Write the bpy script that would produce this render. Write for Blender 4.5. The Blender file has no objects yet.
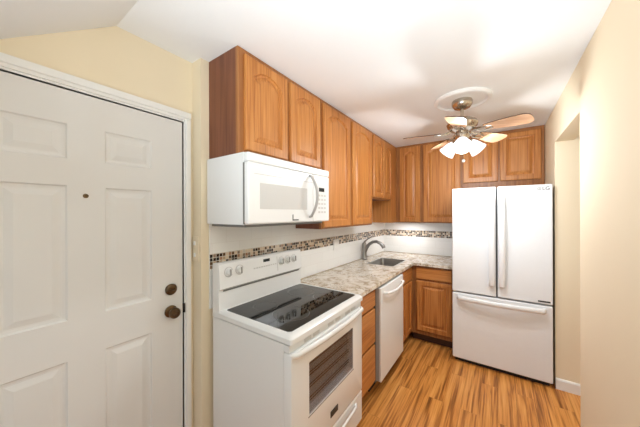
import bpy, bmesh, math, random
from mathutils import Vector, Matrix
random.seed(7)
S = bpy.context.scene
C = S.collection
R = math.radians

# ------------------------------------------------------------------ camera
cam_d = bpy.data.cameras.new('camera')
cam = bpy.data.objects.new('camera', cam_d)
C.objects.link(cam)
cam_d.sensor_width = 36.0
cam_d.lens = 254.62 / 640 * 36.0
cam_d.clip_start = 0.02
yaw, roll = R(34.889), R(-0.158)
fwd = Vector((-math.sin(yaw), math.cos(yaw), 0))
rgt = Vector((math.cos(yaw), math.sin(yaw), 0))
upv = Vector((0, 0, 1))
cr, sr = math.cos(roll), math.sin(roll)
r2 = rgt * cr + upv * sr
u2 = upv * cr - rgt * sr
M = Matrix((r2, u2, -fwd)).transposed().to_4x4()
M.translation = Vector((0, 0, 1.522))
cam.matrix_world = M
S.camera = cam

# ------------------------------------------------------------------ world, added fill lights, exposure
W = bpy.data.worlds.new('world')
S.world = W
W.use_nodes = True
bgn = W.node_tree.nodes['Background']
bgn.inputs[0].default_value = (0.78, 0.90, 1.0, 1)
bgn.inputs[1].default_value = 0.5
S.view_settings.view_transform = 'Standard'
S.view_settings.look = 'None'
S.view_settings.gamma = 1
S.view_settings.use_curve_mapping = False
S.view_settings.exposure = 0.43
FAN_W = 28.0           # watts of each bulb of the fan

# added fill light behind the viewer, without a fixture, bounced off the ceiling
ad_ = bpy.data.lights.new('ceiling_bounce_fill', 'AREA')
ad_.shape = 'RECTANGLE'
ad_.size, ad_.size_y = 0.9, 0.6
ad_.energy = 20
ad_.spread = R(110)
ad_.color = (0.78, 0.90, 1.0)
ao_ = bpy.data.objects.new('ceiling_bounce_fill', ad_)
C.objects.link(ao_)
ao_.location = (0.0, -0.5, 1.2)
ao_.rotation_euler = Vector((0.05, 0.70, 0.75)).to_track_quat('-Z', 'Y').to_euler()

# unseen fill added to brighten the hallway wall, no fixture there
hd_ = bpy.data.lights.new('hall_fill', 'AREA')
hd_.size = 0.4
hd_.energy = 7
hd_.color = (0.92, 0.96, 1.0)
ho_ = bpy.data.objects.new('hall_fill', hd_)
C.objects.link(ho_)
ho_.location = (1.1, 1.7, 2.42)

# ------------------------------------------------------------------ main planes (metres, camera at x=0 y=0)
XW, XD, XR = -1.441, -1.536, 0.41      # cabinet wall, entry-door wall, right wall
YJ, YB, YH = 0.835, 3.79, 2.985        # jog, back wall, hall wall
ZC = 2.447                             # ceiling
YREAR = -0.7
XUF, YUF = -1.144, 3.514               # faces of the upper cabinets
ZCT = 0.94                             # counter top

# ------------------------------------------------------------------ materials
def srgb(r, g, b):
    f = lambda c: (c / 12.92) if c <= 0.04045 else ((c + 0.055) / 1.055) ** 2.4
    return (f(r / 255), f(g / 255), f(b / 255), 1)

def newmat(name):
    m = bpy.data.materials.new(name)
    m.use_nodes = True
    nt = m.node_tree
    return m, nt, nt.nodes['Principled BSDF']

def plain(name, col, rough=0.5, metal=0.0, spec=0.5, noise=0.0, nscale=30, bump=0.0, bscale=200):
    m, nt, b = newmat(name)
    b.inputs['Base Color'].default_value = col
    b.inputs['Roughness'].default_value = rough
    b.inputs['Metallic'].default_value = metal
    b.inputs['Specular IOR Level'].default_value = spec
    tc = nt.nodes.new('ShaderNodeTexCoord')
    n = nt.nodes.new('ShaderNodeTexNoise')
    n.inputs['Scale'].default_value = nscale
    n.inputs['Detail'].default_value = 3
    nt.links.new(tc.outputs['Object'], n.inputs['Vector'])
    rp = nt.nodes.new('ShaderNodeValToRGB')
    k = 1 - noise
    rp.color_ramp.elements[0].position = 0.3
    rp.color_ramp.elements[1].position = 0.7
    rp.color_ramp.elements[0].color = (col[0] * k, col[1] * k, col[2] * k, 1)
    rp.color_ramp.elements[1].color = col
    nt.links.new(n.outputs['Fac'], rp.inputs['Fac'])
    nt.links.new(rp.outputs['Color'], b.inputs['Base Color'])
    if bump:
        n2 = nt.nodes.new('ShaderNodeTexNoise')
        n2.inputs['Scale'].default_value = bscale
        n2.inputs['Detail'].default_value = 4
        nt.links.new(tc.outputs['Object'], n2.inputs['Vector'])
        bp = nt.nodes.new('ShaderNodeBump')
        bp.inputs['Strength'].default_value = bump
        bp.inputs['Distance'].default_value = 0.002
        nt.links.new(n2.outputs['Fac'], bp.inputs['Height'])
        nt.links.new(bp.outputs['Normal'], b.inputs['Normal'])
    return m

def wood(name, axis, cols, rough=0.4, fine=90, along=2.5, spec=0.4):
    """grain running along the given axis, cols = dark, mid, light"""
    m, nt, b = newmat(name)
    L = nt.links.new
    tc = nt.nodes.new('ShaderNodeTexCoord')
    mp = nt.nodes.new('ShaderNodeMapping')
    sc = [fine] * 3
    sc[axis] = along
    mp.inputs['Scale'].default_value = sc
    L(tc.outputs['Object'], mp.inputs['Vector'])
    n1 = nt.nodes.new('ShaderNodeTexNoise')
    n1.inputs['Scale'].default_value = 1
    n1.inputs['Detail'].default_value = 5
    n1.inputs['Distortion'].default_value = 0.2
    L(mp.outputs['Vector'], n1.inputs['Vector'])
    mp2 = nt.nodes.new('ShaderNodeMapping')
    sc2 = [14] * 3
    sc2[axis] = 1.2
    mp2.inputs['Scale'].default_value = sc2
    L(tc.outputs['Object'], mp2.inputs['Vector'])
    n2 = nt.nodes.new('ShaderNodeTexNoise')
    n2.inputs['Scale'].default_value = 1
    n2.inputs['Detail'].default_value = 3
    n2.inputs['Distortion'].default_value = 0.7
    L(mp2.outputs['Vector'], n2.inputs['Vector'])
    mx = nt.nodes.new('ShaderNodeMath')
    mx.operation = 'MULTIPLY_ADD'
    mx.inputs[1].default_value = 0.65
    L(n1.outputs['Fac'], mx.inputs[0])
    hf = nt.nodes.new('ShaderNodeMath')
    hf.operation = 'MULTIPLY'
    hf.inputs[1].default_value = 0.35
    L(n2.outputs['Fac'], hf.inputs[0])
    L(hf.outputs[0], mx.inputs[2])
    rp = nt.nodes.new('ShaderNodeValToRGB')
    e = rp.color_ramp.elements
    e[0].position, e[0].color = 0.31, cols[0]
    e[1].position, e[1].color = 0.69, cols[2]
    k = e.new(0.48)
    k.color = cols[1]
    L(mx.outputs[0], rp.inputs['Fac'])
    L(rp.outputs['Color'], b.inputs['Base Color'])
    b.inputs['Roughness'].default_value = rough
    b.inputs['Specular IOR Level'].default_value = spec
    return m

OAK = [srgb(148, 86, 40), srgb(190, 122, 60), srgb(210, 148, 84)]
OAKH = OAK
M_oak_v = wood('oak_vertical', 2, OAK)
M_oak_frame_shaded = wood('oak_face_frame_shaded', 2, [srgb(122, 72, 38), srgb(156, 100, 54), srgb(172, 116, 66)])  # darker copy of the oak: shade between the doors put into the frame colour
M_oak_y = wood('oak_along_y', 1, OAKH)
M_oak_x = wood('oak_along_x', 0, OAKH)
M_veneer = wood('brown_veneer', 2, [srgb(104, 58, 38), srgb(122, 72, 48), srgb(136, 84, 58)], rough=0.5, fine=60)
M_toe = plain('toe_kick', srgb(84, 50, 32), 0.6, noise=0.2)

M_wall = plain('beige_paint', srgb(241, 225, 196), 0.75, spec=0.2, noise=0.02, nscale=2, bump=0.05, bscale=150)
M_ceil = plain('ceiling_paint', srgb(243, 242, 240), 0.9, spec=0.1, noise=0.02, nscale=3, bump=0.25, bscale=90)
M_doorw = plain('white_door_paint', srgb(229, 226, 222), 0.45, spec=0.3, noise=0.015, nscale=4)
M_trim = plain('white_trim_paint', srgb(240, 238, 234), 0.4, spec=0.4, noise=0.01)
M_white = plain('white_enamel', srgb(240, 239, 237), 0.25, spec=0.5, noise=0.01, nscale=3)
M_white_p = plain('white_plastic', srgb(236, 235, 232), 0.4, noise=0.01)
M_fridge = plain('white_textured_steel', srgb(238, 238, 238), 0.35, spec=0.4, noise=0.01, bump=0.06, bscale=400)
M_grey_p = plain('grey_plastic', srgb(176, 172, 168), 0.4, noise=0.04)
M_faint = plain('pale_grey_print', srgb(205, 202, 198), 0.5, noise=0.02)
M_dark = plain('dark_gap', srgb(38, 34, 32), 0.7, noise=0.1)
M_dgrey = plain('dark_grey_side', srgb(120, 118, 115), 0.5, noise=0.05)
M_glass_blk = plain('black_ceramic_glass', srgb(18, 18, 18), 0.04, spec=0.5, noise=0.1, nscale=300)
M_oven_win = plain('oven_dark_lining', srgb(190, 196, 204), 0.5, spec=0.2, noise=0.1)
M_oven_glass, nt_, b_ = newmat('tinted_oven_glass')
tr_ = nt_.nodes.new('ShaderNodeBsdfTransparent')
tr_.inputs[0].default_value = (0.72, 0.72, 0.73, 1)
gs_ = nt_.nodes.new('ShaderNodeBsdfGlossy')
gs_.inputs['Roughness'].default_value = 0.06
ms_ = nt_.nodes.new('ShaderNodeMixShader')
ms_.inputs[0].default_value = 0.12
nt_.links.new(tr_.outputs[0], ms_.inputs[1])
nt_.links.new(gs_.outputs[0], ms_.inputs[2])
nt_.links.new(ms_.outputs[0], nt_.nodes['Material Output'].inputs[0])
M_mw_win = plain('microwave_window', srgb(214, 212, 209), 0.15, noise=0.04, nscale=400)
M_ring = plain('burner_ring_print', srgb(120, 118, 116), 0.2, noise=0.05)
M_rack = plain('oven_rack_steel', srgb(120, 116, 112), 0.35, metal=0.6, noise=0.05)
M_steel = plain('brushed_steel', srgb(158, 155, 150), 0.3, metal=1.0, noise=0.08, nscale=60)
M_nickel = plain('brushed_nickel', srgb(196, 186, 172), 0.25, metal=1.0, noise=0.1, nscale=40)
M_bronze = plain('antique_bronze', srgb(112, 92, 70), 0.3, metal=1.0, noise=0.25, nscale=50)
M_brass = plain('brass', srgb(190, 140, 80), 0.3, metal=1.0, noise=0.1)
M_bead = plain('white_bead', srgb(238, 235, 228), 0.3)
M_badge = plain('charcoal_badge', srgb(40, 38, 38), 0.4)
M_silver = plain('silver_print', srgb(190, 188, 186), 0.4, metal=0.3)
M_blade = wood('maple_blade', 0, [srgb(206, 152, 112), srgb(226, 178, 136), srgb(236, 196, 158)], rough=0.35, fine=60, along=4)
M_blade_edge = plain('dark_blade_edge', srgb(70, 48, 36), 0.4, noise=0.1)

def emis(name, col, st, base=(1, 1, 1, 1)):
    m, nt, b = newmat(name)
    b.inputs['Base Color'].default_value = base
    b.inputs['Roughness'].default_value = 0.4
    b.inputs['Emission Color'].default_value = col
    b.inputs['Emission Strength'].default_value = st
    return m
M_bulb = emis('lit_bulb', (1, 0.96, 0.9, 1), 12)
M_shade = emis('lit_frosted_glass', (0.92, 0.96, 1, 1), 0.8, (0.5, 0.5, 0.5, 1))
M_disp = plain('dark_display', srgb(48, 54, 54), 0.15, noise=0.05)

# white tile (stack of wide tiles, faint joints) and the mosaic
def tile_mat(name, ax):
    m, nt, b = newmat(name)
    L = nt.links.new
    tc = nt.nodes.new('ShaderNodeTexCoord')
    sx = nt.nodes.new('ShaderNodeSeparateXYZ')
    L(tc.outputs['Object'], sx.inputs[0])
    cb = nt.nodes.new('ShaderNodeCombineXYZ')
    L(sx.outputs[ax], cb.inputs[0])
    L(sx.outputs[2], cb.inputs[1])
    br = nt.nodes.new('ShaderNodeTexBrick')
    br.inputs['Scale'].default_value = 1
    br.inputs['Brick Width'].default_value = 0.2
    br.inputs['Row Height'].default_value = 0.1
    br.inputs['Mortar Size'].default_value = 0.0015
    br.inputs['Color1'].default_value = srgb(247, 246, 243)
    br.inputs['Color2'].default_value = srgb(244, 243, 240)
    br.inputs['Mortar'].default_value = srgb(238, 236, 232)
    L(cb.outputs[0], br.inputs['Vector'])
    L(br.outputs['Color'], b.inputs['Base Color'])
    b.inputs['Roughness'].default_value = 0.25
    return m

def mosaic_mat(name, ax, cell=0.0222):
    m, nt, b = newmat(name)
    L = nt.links.new
    tc = nt.nodes.new('ShaderNodeTexCoord')
    sx = nt.nodes.new('ShaderNodeSeparateXYZ')
    L(tc.outputs['Object'], sx.inputs[0])
    cb = nt.nodes.new('ShaderNodeCombineXYZ')
    L(sx.outputs[ax], cb.inputs[0])
    L(sx.outputs[2], cb.inputs[1])
    sc = nt.nodes.new('ShaderNodeVectorMath')
    sc.operation = 'SCALE'
    sc.inputs['Scale'].default_value = 1 / cell
    L(cb.outputs[0], sc.inputs[0])
    fl = nt.nodes.new('ShaderNodeVectorMath')
    fl.operation = 'FLOOR'
    L(sc.outputs[0], fl.inputs[0])
    wn = nt.nodes.new('ShaderNodeTexWhiteNoise')
    wn.noise_dimensions = '2D'
    L(fl.outputs[0], wn.inputs['Vector'])
    rp = nt.nodes.new('ShaderNodeValToRGB')
    rp.color_ramp.interpolation = 'CONSTANT'
    cols = [(0, (54, 36, 28)), (0.24, (196, 172, 142)), (0.36, (112, 88, 68)), (0.5, (226, 208, 184)),
            (0.66, (150, 130, 112)), (0.78, (34, 27, 25)), (0.88, (178, 136, 108)), (0.95, (214, 206, 194))]
    e = rp.color_ramp.elements
    e[0].position, e[0].color = 0, srgb(*cols[0][1])
    e[1].position, e[1].color = cols[1][0], srgb(*cols[1][1])
    for p, c in cols[2:]:
        k = e.new(p)
        k.color = srgb(*c)
    L(wn.outputs['Value'], rp.inputs['Fac'])
    fr = nt.nodes.new('ShaderNodeVectorMath')
    fr.operation = 'FRACTION'
    L(sc.outputs[0], fr.inputs[0])
    s2 = nt.nodes.new('ShaderNodeSeparateXYZ')
    L(fr.outputs[0], s2.inputs[0])
    gs = []
    for o in (0, 1):
        g = nt.nodes.new('ShaderNodeMath')
        g.operation = 'GREATER_THAN'
        g.inputs[1].default_value = 0.13
        L(s2.outputs[o], g.inputs[0])
        gs.append(g)
    mu = nt.nodes.new('ShaderNodeMath')
    mu.operation = 'MULTIPLY'
    L(gs[0].outputs[0], mu.inputs[0])
    L(gs[1].outputs[0], mu.inputs[1])
    mix = nt.nodes.new('ShaderNodeMix')
    mix.data_type = 'RGBA'
    mix.inputs['A'].default_value = srgb(232, 224, 212)
    L(mu.outputs[0], mix.inputs['Factor'])
    L(rp.outputs['Color'], mix.inputs['B'])
    L(mix.outputs['Result'], b.inputs['Base Color'])
    b.inputs['Roughness'].default_value = 0.2
    return m

def granite_mat():
    m, nt, b = newmat('granite')
    L = nt.links.new
    tc = nt.nodes.new('ShaderNodeTexCoord')
    def noise(s, d, dist=0.0):
        n = nt.nodes.new('ShaderNodeTexNoise')
        n.inputs['Scale'].default_value = s
        n.inputs['Detail'].default_value = d
        n.inputs['Distortion'].default_value = dist
        L(tc.outputs['Object'], n.inputs['Vector'])
        return n
    def ramp(n, els):
        r = nt.nodes.new('ShaderNodeValToRGB')
        e = r.color_ramp.elements
        e[0].position, e[0].color = els[0]
        e[1].position, e[1].color = els[1]
        for p, c in els[2:]:
            k = e.new(p)
            k.color = c
        L(n.outputs['Fac'], r.inputs['Fac'])
        return r
    a = ramp(noise(17, 8, 0.8), [(0.34, srgb(168, 146, 120)), (0.68, srgb(236, 228, 216)), (0.44, srgb(208, 192, 170)), (0.54, srgb(226, 214, 198))])
    f1 = ramp(noise(80, 5, 0.5), [(0.36, (1, 1, 1, 1)), (0.46, (0, 0, 0, 1))])
    f2 = ramp(noise(4, 3, 0.8), [(0.42, (0.15, 0.15, 0.15, 1)), (0.62, (1, 1, 1, 1))])
    mu = nt.nodes.new('ShaderNodeMath')
    mu.operation = 'MULTIPLY'
    L(f1.outputs['Color'], mu.inputs[0])
    L(f2.outputs['Color'], mu.inputs[1])
    mix = nt.nodes.new('ShaderNodeMix')
    mix.data_type = 'RGBA'
    L(mu.outputs[0], mix.inputs['Factor'])
    L(a.outputs['Color'], mix.inputs['A'])
    mix.inputs['B'].default_value = srgb(112, 88, 66)
    L(mix.outputs['Result'], b.inputs['Base Color'])
    b.inputs['Roughness'].default_value = 0.15
    return m

def floor_mat():
    m, nt, b = newmat('laminate_floor')
    L = nt.links.new
    tc = nt.nodes.new('ShaderNodeTexCoord')
    # planks along y : brick texture on (y, x)
    sx = nt.nodes.new('ShaderNodeSeparateXYZ')
    L(tc.outputs['Object'], sx.inputs[0])
    cb = nt.nodes.new('ShaderNodeCombineXYZ')
    L(sx.outputs[1], cb.inputs[0])
    L(sx.outputs[0], cb.inputs[1])
    br = nt.nodes.new('ShaderNodeTexBrick')
    br.inputs['Scale'].default_value = 1
    br.inputs['Brick Width'].default_value = 0.9
    br.inputs['Row Height'].default_value = 0.12
    br.inputs['Mortar Size'].default_value = 0.0012
    br.inputs['Mortar Smooth'].default_value = 0.3
    br.inputs['Color1'].default_value = (0, 0, 0, 1)
    br.inputs['Color2'].default_value = (1, 1, 1, 1)
    br.inputs['Mortar'].default_value = (0.5, 0.5, 0.5, 1)
    L(cb.outputs[0], br.inputs['Vector'])
    # shift the grain per plank
    off = nt.nodes.new('ShaderNodeVectorMath')
    off.operation = 'MULTIPLY_ADD'
    off.inputs[1].default_value = (3.1, 7.7, 0)
    L(br.outputs['Color'], off.inputs[0])
    L(tc.outputs['Object'], off.inputs[2])
    def grain(scale, det, dist):
        mp = nt.nodes.new('ShaderNodeMapping')
        mp.inputs['Scale'].default_value = scale
        L(off.outputs[0], mp.inputs['Vector'])
        n = nt.nodes.new('ShaderNodeTexNoise')
        n.inputs['Scale'].default_value = 1
        n.inputs['Detail'].default_value = det
        n.inputs['Distortion'].default_value = dist
        L(mp.outputs['Vector'], n.inputs['Vector'])
        return n
    g1 = grain((24, 1.1, 1), 5, 0.7)
    g2 = grain((80, 2.6, 1), 4, 0.4)
    ad = nt.nodes.new('ShaderNodeMath')
    ad.operation = 'MULTIPLY_ADD'
    ad.inputs[1].default_value = 0.6
    L(g1.outputs['Fac'], ad.inputs[0])
    h2 = nt.nodes.new('ShaderNodeMath')
    h2.operation = 'MULTIPLY'
    h2.inputs[1].default_value = 0.4
    L(g2.outputs['Fac'], h2.inputs[0])
    L(h2.outputs[0], ad.inputs[2])
    rp = nt.nodes.new('ShaderNodeValToRGB')
    e = rp.color_ramp.elements
    e[0].position, e[0].color = 0.34, srgb(120, 72, 32)
    e[1].position, e[1].color = 0.63, srgb(228, 164, 90)
    for p, c in ((0.44, (170, 106, 48)), (0.51, (210, 140, 68))):
        k = e.new(p)
        k.color = srgb(*c)
    L(ad.outputs[0], rp.inputs['Fac'])
    dk = nt.nodes.new('ShaderNodeMix')
    dk.data_type = 'RGBA'
    dk.blend_type = 'MULTIPLY'
    mf = nt.nodes.new('ShaderNodeMath')
    mf.operation = 'MULTIPLY'
    mf.inputs[1].default_value = 0.2
    L(br.outputs['Fac'], mf.inputs[0])
    L(mf.outputs[0], dk.inputs['Factor'])
    L(rp.outputs['Color'], dk.inputs['A'])
    dk.inputs['B'].default_value = srgb(110, 66, 34)
    L(dk.outputs['Result'], b.inputs['Base Color'])
    b.inputs['Roughness'].default_value = 0.32
    b.inputs['Specular IOR Level'].default_value = 0.35
    return m

M_tile_y, M_tile_x = tile_mat('white_tile_on_y', 1), tile_mat('white_tile_on_x', 0)
M_mos_y, M_mos_x = mosaic_mat('mosaic_on_y', 1), mosaic_mat('mosaic_on_x', 0)
M_granite, M_floor = granite_mat(), floor_mat()

# ------------------------------------------------------------------ mesh helpers (all in world metres)
def NB():
    return bmesh.new()

def box(bm, x0, x1, y0, y1, z0, z1, bev=0.0, seg=2):
    vs = [bm.verts.new((x, y, z)) for x in (x0, x1) for y in (y0, y1) for z in (z0, z1)]
    q = [(0, 1, 3, 2), (4, 6, 7, 5), (0, 4, 5, 1), (2, 3, 7, 6), (0, 2, 6, 4), (1, 5, 7, 3)]
    fs = [bm.faces.new([vs[i] for i in f]) for f in q]
    if bev:
        es = list({e for f in fs for e in f.edges})
        bmesh.ops.bevel(bm, geom=es, offset=bev, segments=seg, affect='EDGES', profile=0.5)
    return bm

def prism(bm, pts, axis, a0, a1, bev=0.0, seg=2):
    """polygon of 2-D points extruded along an axis; the points are the other two axes in order"""
    def P(p, a):
        l = list(p)
        l.insert(axis, a)
        return l
    lo = [bm.verts.new(P(p, a0)) for p in pts]
    hi = [bm.verts.new(P(p, a1)) for p in pts]
    n = len(pts)
    fs = [bm.faces.new(lo), bm.faces.new(hi)]
    for i in range(n):
        fs.append(bm.faces.new((lo[i], lo[(i + 1) % n], hi[(i + 1) % n], hi[i])))
    bmesh.ops.recalc_face_normals(bm, faces=fs)
    if bev:
        es = list({e for f in fs for e in f.edges})
        bmesh.ops.bevel(bm, geom=es, offset=bev, segments=seg, affect='EDGES', profile=0.5)
    return bm

def lathe(bm, prof, origin=(0, 0, 0), axis=(0, 0, 1), n=32):
    """prof: list of (radius, height along axis)"""
    q = Vector((0, 0, 1)).rotation_difference(Vector(axis).normalized())
    o = Vector(origin)
    rings = []
    for r, h in prof:
        if r < 1e-6:
            rings.append([bm.verts.new(o + q @ Vector((0, 0, h)))])
        else:
            rings.append([bm.verts.new(o + q @ Vector((r * math.cos(2 * math.pi * k / n), r * math.sin(2 * math.pi * k / n), h))) for k in range(n)])
    for a, b in zip(rings, rings[1:]):
        for k in range(n):
            k2 = (k + 1) % n
            if len(a) == 1 and len(b) == 1:
                continue
            if len(a) == 1:
                bm.faces.new((a[0], b[k2], b[k]))
            elif len(b) == 1:
                bm.faces.new((a[k], a[k2], b[0]))
            else:
                bm.faces.new((a[k], a[k2], b[k2], b[k]))
    return bm

def tube(bm, pts, rad, n=12, flat=1.0, flat_dir=None):
    """swept tube; rad a number or a list; flat squashes along flat_dir"""
    pts = [Vector(p) for p in pts]
    rs = rad if isinstance(rad, (list, tuple)) else [rad] * len(pts)
    rings = []
    ref = Vector(flat_dir).normalized() if flat_dir else None
    prev = None
    for i, p in enumerate(pts):
        t = (pts[min(i + 1, len(pts) - 1)] - pts[max(i - 1, 0)]).normalized()
        if ref is not None:
            a = (ref - t * ref.dot(t)).normalized()
        elif prev is None:
            a = t.orthogonal().normalized()
        else:
            a = (prev - t * prev.dot(t)).normalized()
        prev = a
        b = t.cross(a)
        rings.append([bm.verts.new(p + (a * math.cos(2 * math.pi * k / n) * flat + b * math.sin(2 * math.pi * k / n)) * rs[i]) for k in range(n)])
    for a, b in zip(rings, rings[1:]):
        for k in range(n):
            bm.faces.new((a[k], a[(k + 1) % n], b[(k + 1) % n], b[k]))
    bm.faces.new(rings[0])
    bm.faces.new(rings[-1])
    return bm

def arc_pts(p0, p1, bow, n=14, power=2.0):
    """points from p0 to p1 bowed by the vector `bow` at the middle"""
    p0, p1, bow = Vector(p0), Vector(p1), Vector(bow)
    out = []
    for i in range(n + 1):
        s = i / n
        k = 1 - abs(2 * s - 1) ** power
        out.append(p0.lerp(p1, s) + bow * k)
    return out

def base_of(o):
    return Vector(o['_b']) if o is not None and '_b' in o else Vector((0, 0, 0))

def obj(name, bm, m, parent=None, smooth=False, loc=None):
    bmesh.ops.recalc_face_normals(bm, faces=bm.faces[:])
    b = base_of(parent) if parent is not None else Vector(loc or (0, 0, 0))
    bmesh.ops.translate(bm, verts=bm.verts[:], vec=-b)
    me = bpy.data.meshes.new(name)
    bm.to_mesh(me)
    bm.free()
    me.materials.append(m)
    for p in me.polygons:
        p.use_smooth = smooth
    if smooth:
        try:
            me.set_sharp_from_angle(angle=R(40))
        except Exception:
            pass
    o = bpy.data.objects.new(name, me)
    C.objects.link(o)
    o['_b'] = tuple(b)
    if parent is not None:
        o.parent = parent
    else:
        o.location = b
    return o

def thing(name, label, cat, loc, group=None):
    o = bpy.data.objects.new(name, None)
    o.empty_display_size = 0.05
    C.objects.link(o)
    o.location = loc
    o['_b'] = tuple(loc)
    o['label'] = label
    o['category'] = cat
    if group:
        o['group'] = group
    return o

def tag(o, label, cat, group=None):
    o['label'] = label
    o['category'] = cat
    if group:
        o['group'] = group
    return o

def struct(name, bm, m, label, cat, loc=None):
    o = obj(name, bm, m, loc=loc)
    o['kind'] = 'structure'
    o['label'] = label
    o['category'] = cat
    return o

def bx(*a, **k):
    return box(NB(), *a, **k)

# ------------------------------------------------------------------ the setting
struct('floor', bx(XD - 0.1, 1.75, YREAR, YB + 0.1, -0.05, 0), M_floor, 'amber wood laminate floor with dark streaks', 'floor')
SL = (2.447 - 2.18) / 0.36       # slope of the ceiling under the stairs
YC = 0.456                       # crease
bm = NB()
box(bm, XD - 0.1, 1.75, YC, YB + 0.1, ZC, ZC + 0.06)
box(bm, -0.62, 1.75, YREAR, YC, ZC, ZC + 0.06)
struct('ceiling', bm, M_ceil, 'flat white textured ceiling over the kitchen', 'ceiling')
yb_ = -0.7
struct('ceiling_slope', prism(NB(), [(YC, ZC), (YC, ZC + 0.06), (yb_, ZC + 0.06), (yb_, ZC - SL * (YC - yb_))], 0, XD - 0.1, -0.62), M_ceil,
       'white sloped ceiling falling towards the viewer above the entry door', 'ceiling')
# door wall (with the door opening), jog, cabinet wall, back wall, right wall with opening
DY0, DY1, DZ = -0.085, 0.775, 2.065
bm = NB()
box(bm, XD - 0.1, XD, DY1 + 0.006, YJ, 0, ZC)
box(bm, XD - 0.1, XD, DY0 - 0.006, DY1 + 0.006, DZ + 0.006, ZC)
box(bm, XD - 0.1, XD, YREAR, DY0 - 0.006, 0, ZC)
struct('wall_entry', bm, M_wall, 'cream painted wall around the white entry door', 'wall')
struct('wall_left', bx(XD - 0.1, XW, YJ, YB + 0.1, 0, ZC), M_wall, 'cream painted wall behind the range and wall cabinets', 'wall')
struct('wall_back', bx(XW, XR + 0.12, YB, YB + 0.1, 0, ZC), M_wall, 'painted back wall behind the fridge and corner cabinets', 'wall')
OY0, OZ = 2.168, 2.137
bm = NB()
box(bm, XR, XR + 0.12, YREAR, OY0, 0, ZC)
box(bm, XR, XR + 0.12, OY0, YH, OZ, ZC)
box(bm, XR, XR + 0.12, YH, YB, 0, ZC)
struct('wall_right', bm, M_wall, 'beige right wall with an open doorway beside the fridge', 'wall')
struct('wall_hall', bx(XR + 0.12, 1.75, YH, YH + 0.1, 0, ZC), M_wall, 'beige wall seen through the open doorway right of the fridge', 'wall')
struct('wall_hall_side', bx(1.65, 1.75, YREAR, YH, 0, ZC), M_wall, 'beige hallway side wall beyond the doorway', 'wall')
struct('baseboard_hall', prism(NB(), [(YH, 0), (YH - 0.014, 0), (YH - 0.014, 0.078), (YH - 0.008, 0.09), (YH, 0.092)], 0, XR, 1.65), M_trim,
       'white baseboard at the foot of the doorway wall by the fridge', 'baseboard')
struct('baseboard_right', prism(NB(), [(XR, 0), (XR - 0.014, 0), (XR - 0.014, 0.078), (XR - 0.008, 0.09), (XR, 0.092)], 1, YREAR, OY0), M_trim,
       'white baseboard along the near right wall', 'baseboard')

# entry door ------------------------------------------------------------
def six_panel(bm):
    """door leaf with six moulded panels, front at x = XD-0.004, facing +x"""
    xf = XD - 0.004
    ys = [DY0, 0.083, 0.281, 0.411, 0.611, DY1]
    zs = [0.008, 0.20, 0.878, 1.056, 1.648, 1.765, 1.918, DZ]
    cache = {}
    def v(x, y, z):
        k = (round(x, 5), round(y, 5), round(z, 5))
        if k not in cache:
            cache[k] = bm.verts.new((x, y, z))
        return cache[k]
    def q(a, b, c, d):
        bm.faces.new((v(*a), v(*b), v(*c), v(*d)))
    def loop(y0, y1, z0, z1, i, x):
        return [(x, y0 + i, z0 + i), (x, y1 - i, z0 + i), (x, y1 - i, z1 - i), (x, y0 + i, z1 - i)]
    for i in range(5):
        for j in range(7):
            a = (ys[i], ys[i + 1], zs[j], zs[j + 1])
            if i in (1, 3) and j in (1, 3, 5):
                ls = [loop(*a, 0, xf), loop(*a, 0.006, xf - 0.007), loop(*a, 0.016, xf - 0.009), loop(*a, 0.022, xf - 0.009), loop(*a, 0.046, xf - 0.002)]
                for l0, l1 in zip(ls, ls[1:]):
                    for k in range(4):
                        q(l0[k], l0[(k + 1) % 4], l1[(k + 1) % 4], l1[k])
                q(*ls[-1])
            else:
                q(*loop(*a, 0, xf))
    y0, y1, z0, z1, xb = DY0, DY1, 0.008, DZ, xf - 0.04
    q((xb, y0, z0), (xb, y1, z0), (xb, y1, z1), (xb, y0, z1))
    for i in range(5):
        q((xf, ys[i], z1), (xf, ys[i + 1], z1), (xb, ys[i + 1], z1), (xb, ys[i], z1))
        q((xf, ys[i], z0), (xf, ys[i + 1], z0), (xb, ys[i + 1], z0), (xb, ys[i], z0))
    for j in range(7):
        q((xf, y0, zs[j]), (xf, y0, zs[j + 1]), (xb, y0, zs[j + 1]), (xb, y0, zs[j]))
        q((xf, y1, zs[j]), (xf, y1, zs[j + 1]), (xb, y1, zs[j + 1]), (xb, y1, zs[j]))
    return bm
door = struct('door_1', six_panel(NB()), M_doorw, 'white six-panel entry door with bronze knob and deadbolt', 'door', loc=(XD - 0.02, 0.345, 0))
bm = NB()
lathe(bm, [(0, 0), (0.033, 0), (0.034, 0.006), (0.024, 0.010), (0.013, 0.014), (0.012, 0.028), (0.024, 0.034), (0.030, 0.045), (0.030, 0.055), (0.024, 0.064), (0.014, 0.066), (0.012, 0.062), (0, 0.061)], (XD - 0.004, 0.707, 0.964), (1, 0, 0), 28)
obj('door_knob', bm, M_bronze, door, True)
bm = NB()
lathe(bm, [(0, 0), (0.031, 0), (0.032, 0.008), (0.026, 0.016), (0.020, 0.018), (0, 0.018)], (XD - 0.004, 0.708, 1.090), (1, 0, 0), 28)
db = obj('deadbolt', bm, M_bronze, door, True)
obj('thumb_turn', prism(NB(), [(XD + 0.013, 1.083), (XD + 0.013, 1.093), (XD + 0.026, 1.096), (XD + 0.026, 1.088)], 1, 0.688, 0.728, 0.002), M_bronze, db)
bm = NB()
lathe(bm, [(0, 0), (0.010, 0), (0.010, 0.004), (0.006, 0.005), (0.005, 0.002), (0, 0.002)], (XD - 0.004, 0.341, 1.605), (1, 0, 0), 20)
obj('peephole', bm, M_bronze, door, True)
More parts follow.
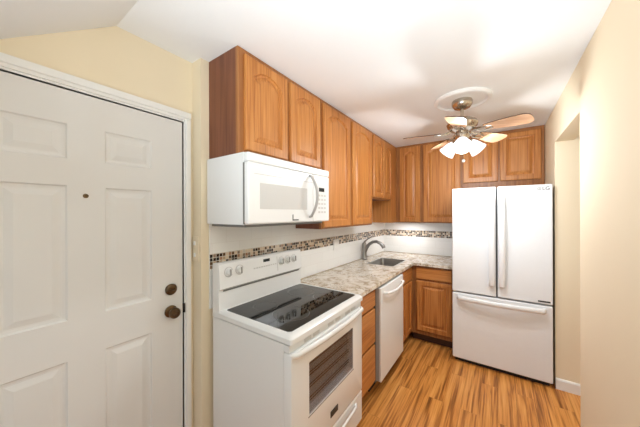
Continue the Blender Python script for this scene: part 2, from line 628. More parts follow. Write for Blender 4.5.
# jamb and casing
bm = NB()
g = 0.006
box(bm, XD - 0.07, XD + 0.002, DY1 + g, DY1 + g + 0.012, 0, DZ + g)
box(bm, XD - 0.07, XD + 0.002, DY0 - g - 0.012, DY0 - g, 0, DZ + g)
box(bm, XD - 0.07, XD + 0.002, DY0 - g - 0.012, DY1 + g + 0.012, DZ + g, DZ + g + 0.012)
struct('trim_1', bm, M_trim, 'white jamb lining of the entry door', 'door jamb')
bm = NB()
prism(bm, [(XD, DY1 + 0.012), (XD + 0.014, DY1 + 0.012), (XD + 0.018, DY1 + 0.018), (XD + 0.018, 0.815), (XD, 0.817)], 2, 0, 2.085)
prism(bm, [(XD, DY0 - 0.012), (XD + 0.014, DY0 - 0.012), (XD + 0.018, DY0 - 0.018), (XD + 0.018, DY0 - 0.045), (XD, DY0 - 0.05)], 2, 0, 2.085)
prism(bm, [(XD, 2.080), (XD + 0.010, 2.080), (XD + 0.014, 2.092), (XD + 0.020, 2.096), (XD + 0.020, 2.126), (XD, 2.130)], 1, DY0 - 0.05, 0.817)
struct('trim_2', bm, M_trim, 'white casing around the entry door', 'door casing')
bm = NB()
box(bm, XD - 0.006, XD + 0.0035, DY1 + 0.001, DY1 + 0.016, 0.935, 0.99)
obj('strike_plate', bm, M_dark, door)
# light switch on the jog
sw = thing('light_switch', 'pale light switch plate on the narrow wall return by the entry door', 'light switch', (-1.498, YJ, 1.31))
obj('cover_plate', bx(-1.532, -1.462, YJ - 0.006, YJ, 1.235, 1.385, bev=0.002), M_wall, sw)
for z in (1.275, 1.345):
    obj('toggle', bx(-1.503, -1.491, YJ - 0.014, YJ - 0.006, z - 0.012, z + 0.012, bev=0.002), M_white_p, sw)

# backsplash -------------------------------------------------------------
TL = 0.008
XT = XW + TL + 0.0015        # tile face
bs = thing('backsplash', 'white tile backsplash with brown mosaic band along the range and sink wall', 'backsplash', (XW, 2.3, 0.94))
obj('white_tile', bx(XW + 0.0015, XT, 0.883, YB - 0.0015, 0.945, 1.845), M_tile_y, bs)
mbm = NB()
box(mbm, XT, XT + 0.002, 0.884, YB - 0.011, 1.1865, 1.2765)
obj('mosaic_band', mbm, M_mos_y, bs)['label'] = 'band of small brown, tan and black mosaic tiles'
bs2 = thing('backsplash', 'white tile backsplash with mosaic band on the back wall left of fridge', 'backsplash', (-0.9, YB, 0.94))
obj('white_tile', bx(XT, -0.36, YB - TL, YB - 0.0015, 0.945, 1.394), M_tile_x, bs2)
obj('mosaic_band', bx(XT + 0.003, -0.36, YB - TL - 0.002, YB - TL, 1.1865, 1.2765), M_mos_x, bs2)['label'] = 'band of small brown, tan and black mosaic tiles'
ou = thing('outlet', 'white double outlet plate on the mosaic band between range and faucet', 'outlet', (XW, 2.35, 1.19))
XO = XT + 0.002
obj('cover_plate', bx(XO, XO + 0.005, 2.292, 2.408, 1.13, 1.245, bev=0.002), M_white_p, ou)
for y in (2.325, 2.375):
    obj('socket', bx(XO + 0.005, XO + 0.007, y - 0.016, y + 0.016, 1.155, 1.22, bev=0.001), M_trim, ou)

# ------------------------------------------------------------------ cabinet doors
def raised_door(bm, face, a0, a1, z0, z1, plane, thick=0.02, rail=0.055, rise=0.0, bevel=0.028):
    """raised-panel door. face 'x': faces +x at x=plane, a along y; face 'y': faces -y at y=plane, a along x.
    rise = height of the arch of the panel top"""
    def P(a, z, d):                       # d = depth behind the face
        return (plane - d, a, z) if face == 'x' else (a, plane + d, z)
    n = 14
    def loop(i, d):
        l, r, b = a0 + rail + i, a1 - rail - i, z0 + rail + i
        sp, cr_ = z1 - rail - rise - i * 0.8, z1 - rail - i
        pts = [(l, b), (r, b)]
        for k in range(n + 1):
            s = k / n
            x = r + (l - r) * s
            z = sp + (cr_ - sp) * (1 - (2 * s - 1) ** 2)
            pts.append((x, z))
        return [bm.verts.new(P(a, z, d)) for a, z in pts]
    e = 0.006
    outer = [(a0, z0), (a1, z0)] + [(a1 + (a0 - a1) * k / n, z1) for k in range(n + 1)]
    def oloop(ins, d):
        o = []
        for a, z in outer:
            aa = min(max(a, a0 + ins), a1 - ins)
            zz = min(max(z, z0 + ins), z1 - ins)
            o.append(bm.verts.new(P(aa, zz, d)))
        return o
    loops = [oloop(0, thick), oloop(0, e), oloop(e, 0), loop(0, 0), loop(0.004, 0.011), loop(0.014, 0.014), loop(0.014 + bevel, 0.002)]
    m_ = len(outer)
    for A, B in zip(loops, loops[1:]):
        for k in range(m_):
            bm.faces.new((A[k], A[(k + 1) % m_], B[(k + 1) % m_], B[k]))
    bm.faces.new(loops[-1])
    bm.faces.new(loops[0])
    return bm

def slab_front(bm, face, a0, a1, z0, z1, plane, thick=0.02):
    if face == 'x':
        box(bm, plane - thick, plane, a0, a1, z0, z1, bev=0.005)
    else:
        box(bm, a0, a1, plane, plane + thick, z0, z1, bev=0.005)
    return bm

WG = 'oak wall cabinets'
def upper(label, face, a0, a1, z0, z1, doors, dz0, dz1, back, front, side_dark=False, filler=None):
    """carcass + face frame + doors; back/front are plane coordinates"""
    ctr = ((back + front) / 2, (a0 + a1) / 2, z0) if face == 'x' else ((a0 + a1) / 2, (back + front) / 2, z0)
    t = thing('wall_cabinet', label, 'cabinet', ctr, WG)
    ff = 0.019 + 0.02
    if face == 'x':
        f0 = front - 0.02
        obj('carcass', bx(back + 0.002, f0 - 0.02, a0, a1, z0, z1), M_veneer, t)
        obj('face_frame', bx(f0 - 0.02, f0, a0, a1, z0, z1, bev=0.002), M_oak_frame_shaded, t)
    else:
        f0 = front + 0.02
        obj('carcass', bx(a0, a1, f0 + 0.02, back - 0.002, z0, z1), M_veneer, t)
        obj('face_frame', bx(a0, a1, f0, f0 + 0.02, z0, z1, bev=0.002), M_oak_frame_shaded, t)
    for d0, d1, rise in doors:
        obj('cabinet_door', raised_door(NB(), face, d0, d1, dz0, dz1, front, rise=rise), M_oak_v, t)
    return t

XT = XW + TL + 0.0015        # tile face
upper('oak wall cabinet with two arched doors directly above the white microwave', 'x', 0.886, 1.678, 1.85, 2.445,
      [(0.926, 1.272, 0.05), (1.304, 1.655, 0.05)], 1.878, 2.415, XW, XUF)
upper('tall oak wall cabinet with two arched doors right of the microwave', 'x', 1.682, 2.688, 1.395, 2.445,
      [(1.702, 2.146, 0.05), (2.204, 2.660, 0.05)], 1.408, 2.415, XT, XUF)
upper('short oak wall cabinet with open space below, above the sink', 'x', 2.690, 3.326, 1.692, 2.445,
      [(2.715, 3.005, 0.045), (3.025, 3.315, 0.045)], 1.708, 2.415, XT, XUF)
upper('tall oak corner wall cabinet with one narrow door, left on the back wall', 'y', -1.166, -0.822, 1.395, 2.445,
      [(-1.108, -0.842, 0.04)], 1.408, 2.415, YB - TL, YUF + 0.0)
upper('tall oak wall cabinet with one wide door between the corner cabinet and fridge', 'y', -0.820, -0.358, 1.395, 2.445,
      [(-0.800, -0.372, 0.045)], 1.408, 2.415, YB - TL, YUF)
upper('oak wall cabinet with two doors directly above the white refrigerator', 'y', -0.356, XR - 0.004, 1.80, 2.445,
      [(-0.338, 0.006, 0.0), (0.024, 0.378, 0.0)], 1.882, 2.410, YB, YUF)
cc = [o for o in C.objects if o.get('label', '').startswith('tall oak corner')][0]
obj('corner_box', bx(XT, -1.1665, 3.328, YB - TL - 0.002, 1.395, 2.445), M_oak_v, cc)
# slim light bar under the corner cabinet
ul = thing('under_cabinet_light', 'slim white light bar under the corner wall cabinet', 'light', (-1.0, 3.6, 1.38))
obj('housing', bx(-1.18, -0.86, 3.56, 3.60, 1.380, 1.3945, bev=0.003), M_white_p, ul)

ul_l = bpy.data.lights.new('bar_light', 'AREA')
ul_l.shape = 'RECTANGLE'
ul_l.size, ul_l.size_y = 0.3, 0.03
ul_l.energy = 1.2
ul_o = bpy.data.objects.new('bar_light', ul_l)
C.objects.link(ul_o)
ul_o.location = (-1.02, 3.58, 1.378)

# ------------------------------------------------------------------ base cabinets
XBF, YBF = -0.835, 3.115     # faces of drawers / doors
XFR, YFR = XBF - 0.02, YBF + 0.02
BG = 'oak base cabinets'
ZB = 0.908
XBK, YBK = XT + 0.001, YB - TL - 0.001
t = thing('base_cabinet', 'narrow oak base cabinet with three drawers between range and dishwasher', 'cabinet', (-1.14, 1.83, 0), BG)
obj('carcass', bx(XBK, XFR - 0.02, 1.652, 2.012, 0.10, ZB), M_veneer, t)
obj('face_frame', bx(XFR - 0.02, XFR, 1.652, 2.012, 0.10, ZB), M_oak_frame_shaded, t)
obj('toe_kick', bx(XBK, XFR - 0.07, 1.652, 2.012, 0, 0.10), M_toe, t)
for z0, z1 in ((0.754, 0.888), (0.456, 0.730), (0.135, 0.430)):
    obj('drawer_front', slab_front(NB(), 'x', 1.664, 2.000, z0, z1, XBF), M_oak_y, t)
t = thing('base_cabinet', 'oak sink base cabinet right of the dishwasher, two doors facing the room', 'cabinet', (-1.14, 2.9, 0), BG)
obj('carcass', bx(XBK, XFR - 0.02, 2.636, 3.13, 0.10, 0.70), M_veneer, t)
obj('face_frame', bx(XFR - 0.02, XFR, 2.636, 3.13, 0.10, ZB), M_oak_frame_shaded, t)
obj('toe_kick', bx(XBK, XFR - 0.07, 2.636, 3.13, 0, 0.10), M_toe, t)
obj('false_drawer_front', slab_front(NB(), 'x', 2.655, 3.105, 0.742, 0.885, XBF), M_oak_y, t)
for a0, a1 in ((2.655, 2.878), (2.884, 3.105)):
    obj('cabinet_door', raised_door(NB(), 'x', a0, a1, 0.130, 0.722, XBF, rail=0.045), M_oak_v, t)
t = thing('base_cabinet', 'oak base cabinet with drawer and raised-panel door left of the fridge', 'cabinet', (-0.6, 3.45, 0), BG)
obj('carcass', bx(XFR + 0.002, -0.402, YFR + 0.02, YBK, 0.10, ZB), M_veneer, t)
obj('face_frame', bx(XFR + 0.002, -0.402, YFR, YFR + 0.02, 0.10, ZB), M_oak_frame_shaded, t)
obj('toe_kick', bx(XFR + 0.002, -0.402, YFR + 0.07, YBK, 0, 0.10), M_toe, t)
obj('drawer_front', slab_front(NB(), 'y', -0.79, -0.416, 0.755, 0.885, YBF), M_oak_x, t)
obj('cabinet_door', raised_door(NB(), 'y', -0.79, -0.416, 0.150, 0.732, YBF, rail=0.05), M_oak_v, t)

# countertop: L-shape with a sink cut-out
XCF, YCF = -0.812, 3.090
SX0, SX1, SY0, SY1 = -1.245, -0.935, 2.745, 3.185
def cell_slab(xs, ys, keep, z0, z1):
    bm = NB()
    vs = {}
    def v(i, j, z):
        if (i, j, z) not in vs:
            vs[(i, j, z)] = bm.verts.new((xs[i], ys[j], z))
        return vs[(i, j, z)]
    K = lambda i, j: 0 <= i < len(xs) - 1 and 0 <= j < len(ys) - 1 and keep(i, j)
    for i in range(len(xs) - 1):
        for j in range(len(ys) - 1):
            if not K(i, j):
                continue
            bm.faces.new((v(i, j, z1), v(i + 1, j, z1), v(i + 1, j + 1, z1), v(i, j + 1, z1)))
            bm.faces.new((v(i, j, z0), v(i, j + 1, z0), v(i + 1, j + 1, z0), v(i + 1, j, z0)))
            for di, dj, a, b in ((-1, 0, (i, j), (i, j + 1)), (1, 0, (i + 1, j), (i + 1, j + 1)), (0, -1, (i, j), (i + 1, j)), (0, 1, (i, j + 1), (i + 1, j + 1))):
                if not K(i + di, j + dj):
                    bm.faces.new((v(*a, z0), v(*b, z0), v(*b, z1), v(*a, z1)))
    return bm
xs = [XT + 0.0025, SX0, SX1, XCF, -0.402]
ys = [1.651, SY0, YCF, SY1, YB - TL - 0.0025]
bm = cell_slab(xs, ys, lambda i, j: not (i == 1 and j in (1, 2)) and not (i == 3 and j < 2), ZB + 0.002, ZCT)
ct = tag(obj('countertop', bm, M_granite, loc=(-1.1, 2.4, ZB + 0.002)), 'cream and brown speckled granite countertop in an L around the corner', 'countertop')
# sink
sk = thing('sink', 'small stainless steel sink bowl set in the granite countertop', 'sink', (-1.09, 2.965, 0.742))
def rrect(x0, x1, y0, y1, r, n=5):
    out = []
    for cx, cy, a in ((x1 - r, y0 + r, -90), (x1 - r, y1 - r, 0), (x0 + r, y1 - r, 90), (x0 + r, y0 + r, 180)):
        for k in range(n + 1):
            t_ = R(a + 90 * k / n)
            out.append((cx + r * math.cos(t_), cy + r * math.sin(t_)))
    return out
bm = NB()
Ls = []
for ins, z, r in ((-0.012, ZCT + 0.001, 0.03), (0.003, ZCT + 0.003, 0.03), (0.006, ZCT - 0.004, 0.03), (0.012, 0.77, 0.04), (0.035, 0.742, 0.04)):
    Ls.append([bm.verts.new((x, y, z)) for x, y in rrect(SX0 + ins, SX1 - ins, SY0 + ins, SY1 - ins, r)])
for A, B in zip(Ls, Ls[1:]):
    for k in range(len(A)):
        bm.faces.new((A[k], A[(k + 1) % len(A)], B[(k + 1) % len(A)], B[k]))
bm.faces.new(Ls[-1])
obj('bowl', bm, M_steel, sk, True)
bm = NB()
lathe(bm, [(0.0, 0.004), (0.02, 0.004), (0.03, 0.006), (0.04, 0.003), (0.042, 0)], (-1.09, 2.965, 0.742), n=24)
obj('drain', bm, M_steel, sk, True)
# faucet
fy = 2.965
fc = thing('faucet', 'brushed steel single-lever faucet with arched spout behind the sink', 'faucet', (-1.385, fy, ZCT))
bm = NB()
lathe(bm, [(0, 0.001), (0.034, 0.001), (0.036, 0.008), (0.031, 0.014), (0.030, 0.10), (0.031, 0.17), (0.028, 0.200), (0.014, 0.214), (0, 0.217)], (-1.385, fy, ZCT), n=28)
obj('faucet_body', bm, M_steel, fc, True)
bm = NB()
P = [(-1.375, fy, 1.04), (-1.355, fy + 0.006, 1.09), (-1.325, fy + 0.014, 1.135), (-1.28, fy + 0.026, 1.165), (-1.235, fy + 0.036, 1.170), (-1.19, fy + 0.048, 1.150), (-1.16, fy + 0.055, 1.120), (-1.15, fy + 0.058, 1.095)]
tube(bm, P, [0.023, 0.022, 0.020, 0.019, 0.019, 0.021, 0.024, 0.023], 16)
obj('spout', bm, M_steel, fc, True)
bm = NB()
tube(bm, [(-1.385, fy, 1.15), (-1.375, fy + 0.01, 1.172), (-1.345, fy + 0.02, 1.20), (-1.305, fy + 0.035, 1.222), (-1.285, fy + 0.04, 1.227)], [0.013, 0.011, 0.008, 0.007, 0.005], 12)
obj('lever', bm, M_steel, fc, True)

# ------------------------------------------------------------------ dishwasher
dw = thing('dishwasher', 'white built-in dishwasher between the drawer cabinet and sink cabinet', 'dishwasher', (-1.1, 2.323, 0))
DA, DB = 2.018, 2.630
obj('tub', bx(XBK + 0.02, -0.842, DA, DB, 0.10, 0.895), M_dgrey, dw)
dd = obj('dishwasher_door', bx(-0.812, -0.795, DA + 0.003, DB - 0.003, 0.115, 0.897, bev=0.005, seg=3), M_white, dw)
obj('door_liner', bx(-0.840, -0.8125, DA + 0.003, DB - 0.003, 0.118, 0.895), M_grey_p, dd)
bm = NB()
tube(bm, [(-0.797, 2.085, 0.845)] + arc_pts((-0.768, 2.095, 0.845), (-0.768, 2.553, 0.845), (0.014, 0, -0.016), 14) + [(-0.797, 2.563, 0.845)], 0.012, 12, 0.8, (1, 0, 0))
obj('handle', bm, M_white, dd, True)
obj('kick_plate', bx(XBK + 0.02, -0.90, DA, DB, 0.0, 0.098), M_dark, dw)

# ------------------------------------------------------------------ range
RY0, RY1, XRF = 0.885, 1.645, -0.785
rg = thing('range', 'white electric range with black glass cooktop left of the granite counter', 'stove', (-1.11, 1.265, 0))
obj('range_body', bx(XT + 0.022, -0.832, RY0 + 0.003, RY1 - 0.003, 0.03, 0.903, bev=0.004), M_white, rg)
obj('leg', bx(-1.38, -1.34, RY0 + 0.03, RY0 + 0.07, 0, 0.03), M_dark, rg)
obj('leg', bx(-1.38, -1.34, RY1 - 0.07, RY1 - 0.03, 0, 0.03), M_dark, rg)
obj('leg', bx(-0.92, -0.88, RY0 + 0.03, RY0 + 0.07, 0, 0.03), M_dark, rg)
obj('leg', bx(-0.92, -0.88, RY1 - 0.07, RY1 - 0.03, 0, 0.03), M_dark, rg)
# cooktop frame with a recess, glass, rings
XG0, XG1, YG0, YG1 = -1.338, -0.826, 0.926, 1.628
bm = NB()
top = []
def frame_loop(ins0, z, r, x0, x1, y0, y1):
    return [bm.verts.new((x, y, z)) for x, y in rrect(x0 + ins0, x1 - ins0, y0 + ins0, y1 - ins0, r, 5)]
X0, X1, Y0, Y1 = XT + 0.03, -0.778, RY0 - 0.002, RY1 + 0.002
Ls = [frame_loop(0.012, 0.905, 0.012, X0, X1, Y0, Y1), frame_loop(0.0, 0.912, 0.016, X0, X1, Y0, Y1), frame_loop(0.0, 0.936, 0.018, X0, X1, Y0, Y1), frame_loop(0.010, 0.947, 0.02, X0, X1, Y0, Y1),
      frame_loop(-0.006, 0.949, 0.024, XG0, XG1, YG0, YG1), frame_loop(0.0, 0.944, 0.02, XG0, XG1, YG0, YG1)]
for A, B in zip(Ls, Ls[1:]):
    for k in range(len(A)):
        bm.faces.new((A[k], A[(k + 1) % len(A)], B[(k + 1) % len(A)], B[k]))
bm.faces.new(Ls[0])
bm.faces.new(Ls[-1])
ctop = obj('cooktop_frame', bm, M_white, rg, True)
bm = NB()
A = [bm.verts.new((x, y, 0.9455)) for x, y in rrect(XG0 + 0.001, XG1 - 0.001, YG0 + 0.001, YG1 - 0.001, 0.02)]
B = [bm.verts.new((v.co.x, v.co.y, 0.9442)) for v in A]
bm.faces.new(A); bm.faces.new(B)
for k in range(len(A)):
    bm.faces.new((A[k], A[(k + 1) % len(A)], B[(k + 1) % len(A)], B[k]))
gl = obj('glass_top', bm, M_glass_blk, ctop)
gl['label'] = 'black ceramic glass surface'
for cx, cy, r in ((-1.19, 1.11, 0.075), (-1.19, 1.46, 0.095), (-0.98, 1.11, 0.105), (-0.98, 1.46, 0.08)):
    bm = NB()
    lathe(bm, [(r, 0), (r, 0.0004), (r + 0.003, 0.0004), (r + 0.003, 0)], (cx, cy, 0.9455), n=48)
    obj('burner_ring', bm, M_ring, ctop)
# backguard
bm = NB()
prism(bm, [(XT + 0.022, 0.905), (XT + 0.022, 1.215), (XT + 0.032, 1.226), (-1.362, 1.228), (-1.345, 1.220), (-1.330, 1.075), (-1.345, 1.068), (-1.342, 0.95), (-1.342, 0.905)], 1, RY0 + 0.001, RY1 - 0.001, 0.003)
bg_ = obj('backguard', bm, M_white, rg)
def panel_x(z):
    return -1.345 + (1.220 - z) / 0.145 * 0.015
obj('shadow_gap_strip', bx(-1.343, -1.338, RY0 + 0.03, RY1 - 0.03, 1.058, 1.066), M_dgrey, bg_)
for y, z in ((0.950, 1.168), (1.030, 1.168), (1.408, 1.166), (1.478, 1.166), (1.549, 1.166)):
    bm = NB()
    x = panel_x(z) - 0.003
    lathe(bm, [(0, 0), (0.027, 0), (0.027, 0.004), (0.022, 0.007), (0.020, 0.020), (0.017, 0.023), (0, 0.023)], (x, y, z), (1, 0, 0.1), 24)
    kb = obj('control_knob', bm, M_white_p, rg, True)
    obj('knob_pointer', bx(x + 0.020, x + 0.030, y - 0.005, y + 0.005, z - 0.018, z + 0.020, bev=0.002), M_grey_p, kb)
    bm = NB()
    lathe(bm, [(0.028, 0.0035), (0.028, 0.0042), (0.0305, 0.0042), (0.0305, 0.0035)], (x, y, z), (1, 0, 0.1), 28)
    obj('dial_ring', bm, M_grey_p, kb)
xd_ = panel_x(1.19) + 0.0002
obj('clock_display', bx(xd_ - 0.006, xd_ + 0.002, 1.232, 1.290, 1.183, 1.203), M_disp, rg)
for k in range(10):
    y = 1.150 + 0.022 * k
    if y > 1.36:
        break
    x = panel_x(1.155)
    obj('touch_button', bx(x - 0.003, x + 0.001, y - 0.007, y + 0.007, 1.150, 1.158), M_faint, rg)
x = panel_x(1.16)
obj('panel_line', prism(NB(), [(panel_x(1.205) - 0.002, 1.205), (panel_x(1.205) + 0.0008, 1.205), (panel_x(1.10) + 0.0008, 1.10), (panel_x(1.10) - 0.002, 1.10)], 1, 1.364, 1.367), M_grey_p, rg)
# vent strip below the cooktop with louvre groups
obj('vent_strip', bx(-0.832, XRF - 0.010, RY0 + 0.003, RY1 - 0.003, 0.868, 0.903, bev=0.003), M_white, rg)
for y0 in (1.00, 1.075, 1.22, 1.30, 1.42, 1.50):
    obj('vent_slots', bx(XRF - 0.012, XRF - 0.008, y0, y0 + 0.055, 0.876, 0.893), M_faint, rg)
# oven door
WY0, WY1, WZ0, WZ1 = 1.026, 1.503, 0.498, 0.768
bm = NB()
def yz_loop(y0, y1, z0, z1, r, x):
    return [bm.verts.new((x, y, z)) for y, z in rrect(y0, y1, z0, z1, r, 4)]
OD = (RY0 + 0.004, RY1 - 0.004, 0.285, 0.864)
ins = lambda q, e: (q[0] + e, q[1] - e, q[2] + e, q[3] - e)
WD = (WY0, WY1, WZ0, WZ1)
Ls = [yz_loop(*OD, 0.008, -0.829), yz_loop(*OD, 0.008, XRF - 0.006), yz_loop(*ins(OD, 0.002), 0.008, XRF - 0.002), yz_loop(*ins(OD, 0.006), 0.008, XRF),
      yz_loop(*WD, 0.006, XRF), yz_loop(*WD, 0.006, -0.829)]
Ls.append(Ls[0])
for A, B in zip(Ls, Ls[1:]):
    for k in range(len(A)):
        bm.faces.new((A[k], A[(k + 1) % len(A)], B[(k + 1) % len(A)], B[k]))
od = obj('oven_door', bm, M_white, rg, True)
obj('door_window', bx(XRF - 0.006, XRF - 0.001, WY0 - 0.001, WY1 + 0.001, WZ0 - 0.001, WZ1 + 0.001), M_oven_glass, od)['label'] = 'dark tinted oven window glass'
obj('oven_lining', bx(-0.8315, -0.829, WY0 - 0.02, WY1 + 0.02, WZ0 - 0.02, WZ1 + 0.02), M_oven_win, od)
rkb = NB()
for z in (0.53, 0.545, 0.60, 0.615, 0.665, 0.68, 0.725, 0.74):
    box(rkb, -0.822, -0.818, WY0, WY1, z - 0.002, z + 0.002)
obj('oven_rack', rkb, M_rack, od)
bm = NB()
for z0, z1, y0, y1 in ((0.489, 0.494, 1.018, 1.511),):
    box(bm, XRF - 0.003, XRF + 0.0012, y0, y1, z0, z1)
obj('window_seam', bm, M_dgrey, od)
bm = NB()
hp = [(XRF - 0.004, RY0 + 0.015, 0.855)] + arc_pts((XRF + 0.012, RY0 + 0.03, 0.855), (XRF + 0.012, RY1 - 0.03, 0.855), (0.017, 0, -0.003), 16) + [(XRF - 0.004, RY1 - 0.015, 0.855)]
tube(bm, hp, 0.016, 14, 0.7, (1, 0, 0))
obj('oven_handle', bm, M_white, od, True)
bdg = obj('badge', bx(XRF - 0.002, XRF + 0.003, 1.225, 1.305, 0.352, 0.388, bev=0.001), M_badge, od)
# storage drawer
sd = obj('storage_drawer', bx(-0.829, XRF - 0.001, RY0 + 0.004, RY1 - 0.004, 0.075, 0.278, bev=0.008, seg=3), M_white, rg)
bm = NB()
tube(bm, [(XRF - 0.003, RY0 + 0.10, 0.236)] + arc_pts((XRF + 0.014, RY0 + 0.13, 0.236), (XRF + 0.014, RY1 - 0.13, 0.236), (0.008, 0, 0.0), 12) + [(XRF - 0.003, RY1 - 0.10, 0.236)], 0.011, 12, 0.7, (1, 0, 0))
obj('drawer_handle', bm, M_white, sd, True)
obj('kick_plate', bx(-1.0, -0.86, RY0 + 0.01, RY1 - 0.01, 0.031, 0.075), M_dark, rg)

# ------------------------------------------------------------------ microwave
mw = thing('microwave', 'white over-the-range microwave under the oak wall cabinet', 'microwave', (-1.24, 1.22, 1.455))
MY0, MY1, MZ0, MZ1, XM = 0.866, 1.637, 1.462, 1.848, -1.055
obj('microwave_case', bx(XT + 0.001, -1.093, MY0, MY1, MZ0, MZ1, bev=0.003), M_white, mw)
obj('side_seam', bx(-1.0965, -1.089, MY0 - 0.0008, MY0 + 0.01, MZ0 + 0.004, 1.792), M_dgrey, mw)
obj('bottom_pan', bx(XT + 0.02, -1.11, MY0 + 0.02, MY1 - 0.02, MZ0 - 0.014, MZ0 + 0.002), M_dgrey, mw)
def front_piece(y0, y1, z0, z1, bowl=True):
    bm = NB()
    box(bm, -1.091, XM, y0, y1, z0, z1, bev=0.009, seg=3)
    return bm
obj('vent_grille', front_piece(MY0, MY1, 1.7975, MZ1 - 0.002), M_white, mw)
mdoor = obj('microwave_door', front_piece(MY0, 1.432, MZ0 + 0.004, 1.797), M_white, mw)
obj('door_window', bx(XM - 0.004, XM + 0.0012, 0.945, 1.362, 1.548, 1.690, bev=0.001), M_mw_win, mdoor)
bm = NB()
box(bm, XM - 0.004, XM + 0.0008, 0.905, 1.425, 1.735, 1.737)
obj('door_groove', bm, M_grey_p, mdoor)
bm = NB()
tube(bm, [(XM - 0.004, 1.392, 1.782)] + arc_pts((XM + 0.014, 1.392, 1.775), (XM + 0.014, 1.392, 1.505), (0.050, 0, 0.0), 16) + [(XM - 0.004, 1.392, 1.498)], 0.0125, 12, 0.6, (1, 0, 0))
obj('handle', bm, M_grey_p, mdoor, True)['label'] = 'grey bowed handle'
bm = NB()
box(bm, XM - 0.002, XM + 0.0012, 1.212, 1.219, 1.483, 1.516)
box(bm, XM - 0.002, XM + 0.0012, 1.212, 1.270, 1.478, 1.485)
obj('logo_mark', bm, M_badge, mdoor)
cp = obj('control_panel', front_piece(1.435, MY1, MZ0 + 0.004, 1.797), M_white, mw)
obj('display', bx(XM - 0.003, XM + 0.0012, 1.500, 1.568, 1.680, 1.708), M_disp, cp)
for r_ in range(5):
    for c_ in range(3):
        y, z = 1.492 + c_ * 0.036, 1.645 - r_ * 0.030
        obj('button', bx(XM - 0.003, XM + 0.0008, y, y + 0.024, z, z + 0.014), M_faint if r_ or c_ else M_faint, cp)

# ------------------------------------------------------------------ refrigerator
fr = thing('refrigerator', 'white french-door refrigerator with bottom freezer drawer', 'refrigerator', (0, 3.35, 0))
FX0, FX1, FYF = -0.386, 0.391, 2.945
obj('fridge_case', bx(FX0 + 0.004, FX1 - 0.004, 3.025, 3.77, 0.035, 1.765, bev=0.006), M_dgrey, fr)
obj('base_grille', bx(FX0 + 0.02, FX1 - 0.02, 2.985, 3.70, 0.0, 0.038), M_dark, fr)
for nm, x0, x1, z0, z1 in (('fridge_door', FX0, -0.0125, 0.722, 1.773), ('fridge_door', -0.0015, FX1, 0.722, 1.773), ('freezer_drawer', FX0, FX1, 0.042, 0.708)):
    d = obj(nm, bx(x0, x1, FYF, 3.020, z0, z1, bev=0.009, seg=3), M_fridge, fr)
    bm = NB()
    if nm == 'freezer_drawer':
        tube(bm, [(-0.335, FYF + 0.004, 0.665)] + arc_pts((-0.318, FYF - 0.030, 0.665), (0.322, FYF - 0.030, 0.665), (0, -0.025, 0.0), 16) + [(0.338, FYF + 0.004, 0.665)], 0.024, 14, 0.6, (0, 1, 0))
    else:
        hx = -0.046 if x0 < -0.2 else 0.032
        tube(bm, [(hx, FYF + 0.004, 1.69)] + arc_pts((hx, FYF - 0.028, 1.67), (hx, FYF - 0.028, 0.84), (0, -0.025, 0.0), 16) + [(hx, FYF + 0.004, 0.82)], 0.025, 14, 0.55, (0, 1, 0))
        if x0 > -0.2:
            obj('energy_badge', bx(0.291, 0.374, FYF - 0.001, FYF + 0.002, 0.738, 0.752), M_badge, d)
            rb = NB()
            lathe(rb, [(0.0095, 0), (0.0095, 0.001), (0.0125, 0.001), (0.0125, 0)], (0.302, FYF, 1.735), (0, -1, 0), 24)
            box(rb, 0.3005, 0.3032, FYF - 0.001, FYF + 0.001, 1.731, 1.740)
            box(rb, 0.3005, 0.3075, FYF - 0.001, FYF + 0.001, 1.7305, 1.733)
            obj('round_emblem', rb, M_badge, d)
            cu = bpy.data.curves.new('wordmark', 'FONT')
            cu.body = 'LG'
            cu.size = 0.042
            cu.extrude = 0.0006
            to = bpy.data.objects.new('wordmark_source', cu)
            C.objects.link(to)
            bpy.context.view_layer.update()
            me = bpy.data.meshes.new_from_object(to.evaluated_get(bpy.context.evaluated_depsgraph_get()))
            bpy.data.objects.remove(to)
            me.transform(Matrix.Translation(Vector((0.321, FYF - 0.0006, 1.7225)) - base_of(fr)) @ Matrix.Rotation(R(90), 4, 'X'))
            me.materials.clear()
            me.materials.append(M_badge)
            wo = bpy.data.objects.new('wordmark', me)
            C.objects.link(wo)
            wo.parent = d
    obj('handle', bm, M_fridge, d, True)

# ------------------------------------------------------------------ ceiling fan
FX, FY = -0.235, 2.36
tag(obj('ceiling_medallion', lathe(NB(), [(0, 0), (0.205, 0), (0.206, -0.010), (0.197, -0.022), (0.182, -0.025), (0.168, -0.012), (0.10, -0.012), (0.0, -0.012)], (FX, FY, ZC), n=64), M_trim, smooth=True, loc=(FX, FY, ZC)),
    'round white ceiling medallion above the ceiling fan', 'ceiling medallion')
fan = thing('ceiling_fan', 'five-blade nickel ceiling fan with three lit frosted shades', 'ceiling fan', (FX, FY, 2.435))
Z0 = 2.435
obj('canopy', lathe(NB(), [(0, Z0), (0.072, Z0), (0.076, Z0 - 0.012), (0.074, Z0 - 0.036), (0.056, Z0 - 0.060), (0.022, Z0 - 0.070), (0, Z0 - 0.070)], (FX, FY, 0), n=40), M_nickel, fan, True)
obj('downrod', lathe(NB(), [(0, 2.37), (0.013, 2.37), (0.013, 2.28), (0.0, 2.28)], (FX, FY, 0), n=20), M_nickel, fan, True)
obj('motor_housing', lathe(NB(), [(0, 2.292), (0.03, 2.292), (0.072, 2.284), (0.104, 2.266), (0.114, 2.244), (0.108, 2.224), (0.092, 2.208), (0.092, 2.198), (0.07, 2.19), (0.052, 2.175), (0, 2.175)], (FX, FY, 0), n=48), M_nickel, fan, True)
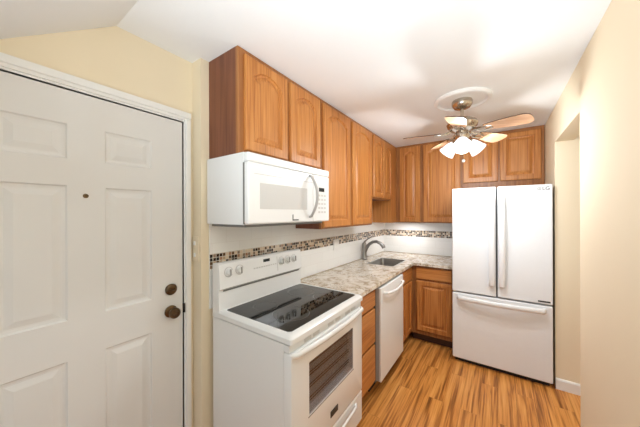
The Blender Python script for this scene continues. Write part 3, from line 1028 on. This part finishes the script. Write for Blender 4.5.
obj('switch_housing', lathe(NB(), [(0, 2.178), (0.048, 2.178), (0.052, 2.168), (0.052, 2.120), (0.042, 2.104), (0.02, 2.094), (0, 2.094)], (FX, FY, 0), n=36), M_nickel, fan, True)
pitch = R(14)
ZBL = 2.180
RT = 0.457
for k in range(5):
    ph = R(-18 + 72 * k)
    er = Vector((math.cos(ph), math.sin(ph), 0))
    et = Vector((-math.sin(ph), math.cos(ph), 0)) * math.cos(pitch) - Vector((0, 0, 1)) * math.sin(pitch)
    en = er.cross(et)
    def W3(r, s, h):
        return Vector((FX, FY, ZBL - 0.04 * max(0, r - 0.1))) + er * r + et * s + en * h
    # outline
    out = []
    for r, w in ((0.165, 0.042), (0.20, 0.050), (0.28, 0.060), (0.36, 0.067), (0.41, 0.068)):
        out.append((r, w))
    tip = [(0.41 + 0.047 * math.sin(R(a)), 0.068 * math.cos(R(a)) ** 0.7) for a in (25, 45, 62, 76)]
    half = out + tip
    poly = half + [(RT, 0.0)] + [(r, -w) for r, w in reversed(half)]
    bm = NB()
    lo = [bm.verts.new(W3(r, s, -0.003)) for r, s in poly]
    hi = [bm.verts.new(W3(r, s, 0.003)) for r, s in poly]
    bm.faces.new(lo); bm.faces.new(hi)
    n = len(poly)
    for i in range(n):
        bm.faces.new((lo[i], lo[(i + 1) % n], hi[(i + 1) % n], hi[i])).material_index = 1
    bl = obj('blade', bm, M_blade, fan)
    bl.data.materials.append(M_blade_edge)
    bm = NB()
    # blade iron: forked bracket under the blade root
    for sgn in (-1, 1):
        pts = [W3(0.085, sgn * 0.006, 0.008), W3(0.115, sgn * 0.016, -0.006), W3(0.145, sgn * 0.030, -0.010), W3(0.185, sgn * 0.026, -0.0075), W3(0.215, sgn * 0.012, -0.0065)]
        tube(bm, pts, [0.009, 0.008, 0.007, 0.007, 0.006], 8)
    obj('blade_iron', bm, M_nickel, bl, True)
for a in (-84, 36, 156):
    ph = R(a)
    er = Vector((math.cos(ph), math.sin(ph), 0))
    d = (er * math.cos(R(42)) - Vector((0, 0, 1)) * math.sin(R(42))).normalized()
    o = Vector((FX, FY, 2.118)) + er * 0.042
    arm = obj('lamp_arm', lathe(NB(), [(0, -0.01), (0.012, -0.01), (0.012, 0.012), (0.027, 0.016), (0.029, 0.034), (0.0, 0.034)], o, d, 20), M_nickel, fan, True)
    p = [(0.027, 0.024), (0.034, 0.034), (0.045, 0.055), (0.052, 0.080), (0.058, 0.108), (0.065, 0.128), (0.063, 0.128), (0.056, 0.108), (0.050, 0.080), (0.044, 0.056), (0.032, 0.036), (0.025, 0.030)]
    obj('lamp_shade', lathe(NB(), p, o, d, 32), M_shade, arm, True)['label'] = 'lit frosted white glass shade'
    c = o + d * 0.085
    obj('bulb', lathe(NB(), [(0, -0.05), (0.012, -0.045), (0.014, -0.03), (0.026, -0.01), (0.030, 0.008), (0.024, 0.024), (0.012, 0.033), (0, 0.035)], c, d, 24), M_bulb, arm, True)
    ld = bpy.data.lights.new('bulb_light', 'POINT')
    ld.energy = FAN_W
    ld.color = (0.86, 0.94, 1.0)
    ld.shadow_soft_size = 0.035
    lo_ = bpy.data.objects.new('bulb_light', ld)
    C.objects.link(lo_)
    lo_.location = o + d * 0.108
bm = NB()
tube(bm, [(FX + 0.012, FY - 0.03, 2.11), (FX + 0.012, FY - 0.03, 1.955)], 0.0018, 6)
pc = obj('pull_chain', bm, M_nickel, fan)
obj('bead', lathe(NB(), [(0, 0.012), (0.009, 0.009), (0.013, 0), (0.010, -0.010), (0, -0.014)], (FX + 0.012, FY - 0.03, 1.942), n=16), M_bead, pc, True)

for o in S.objects:
    if '_b' in o:
        del o['_b']
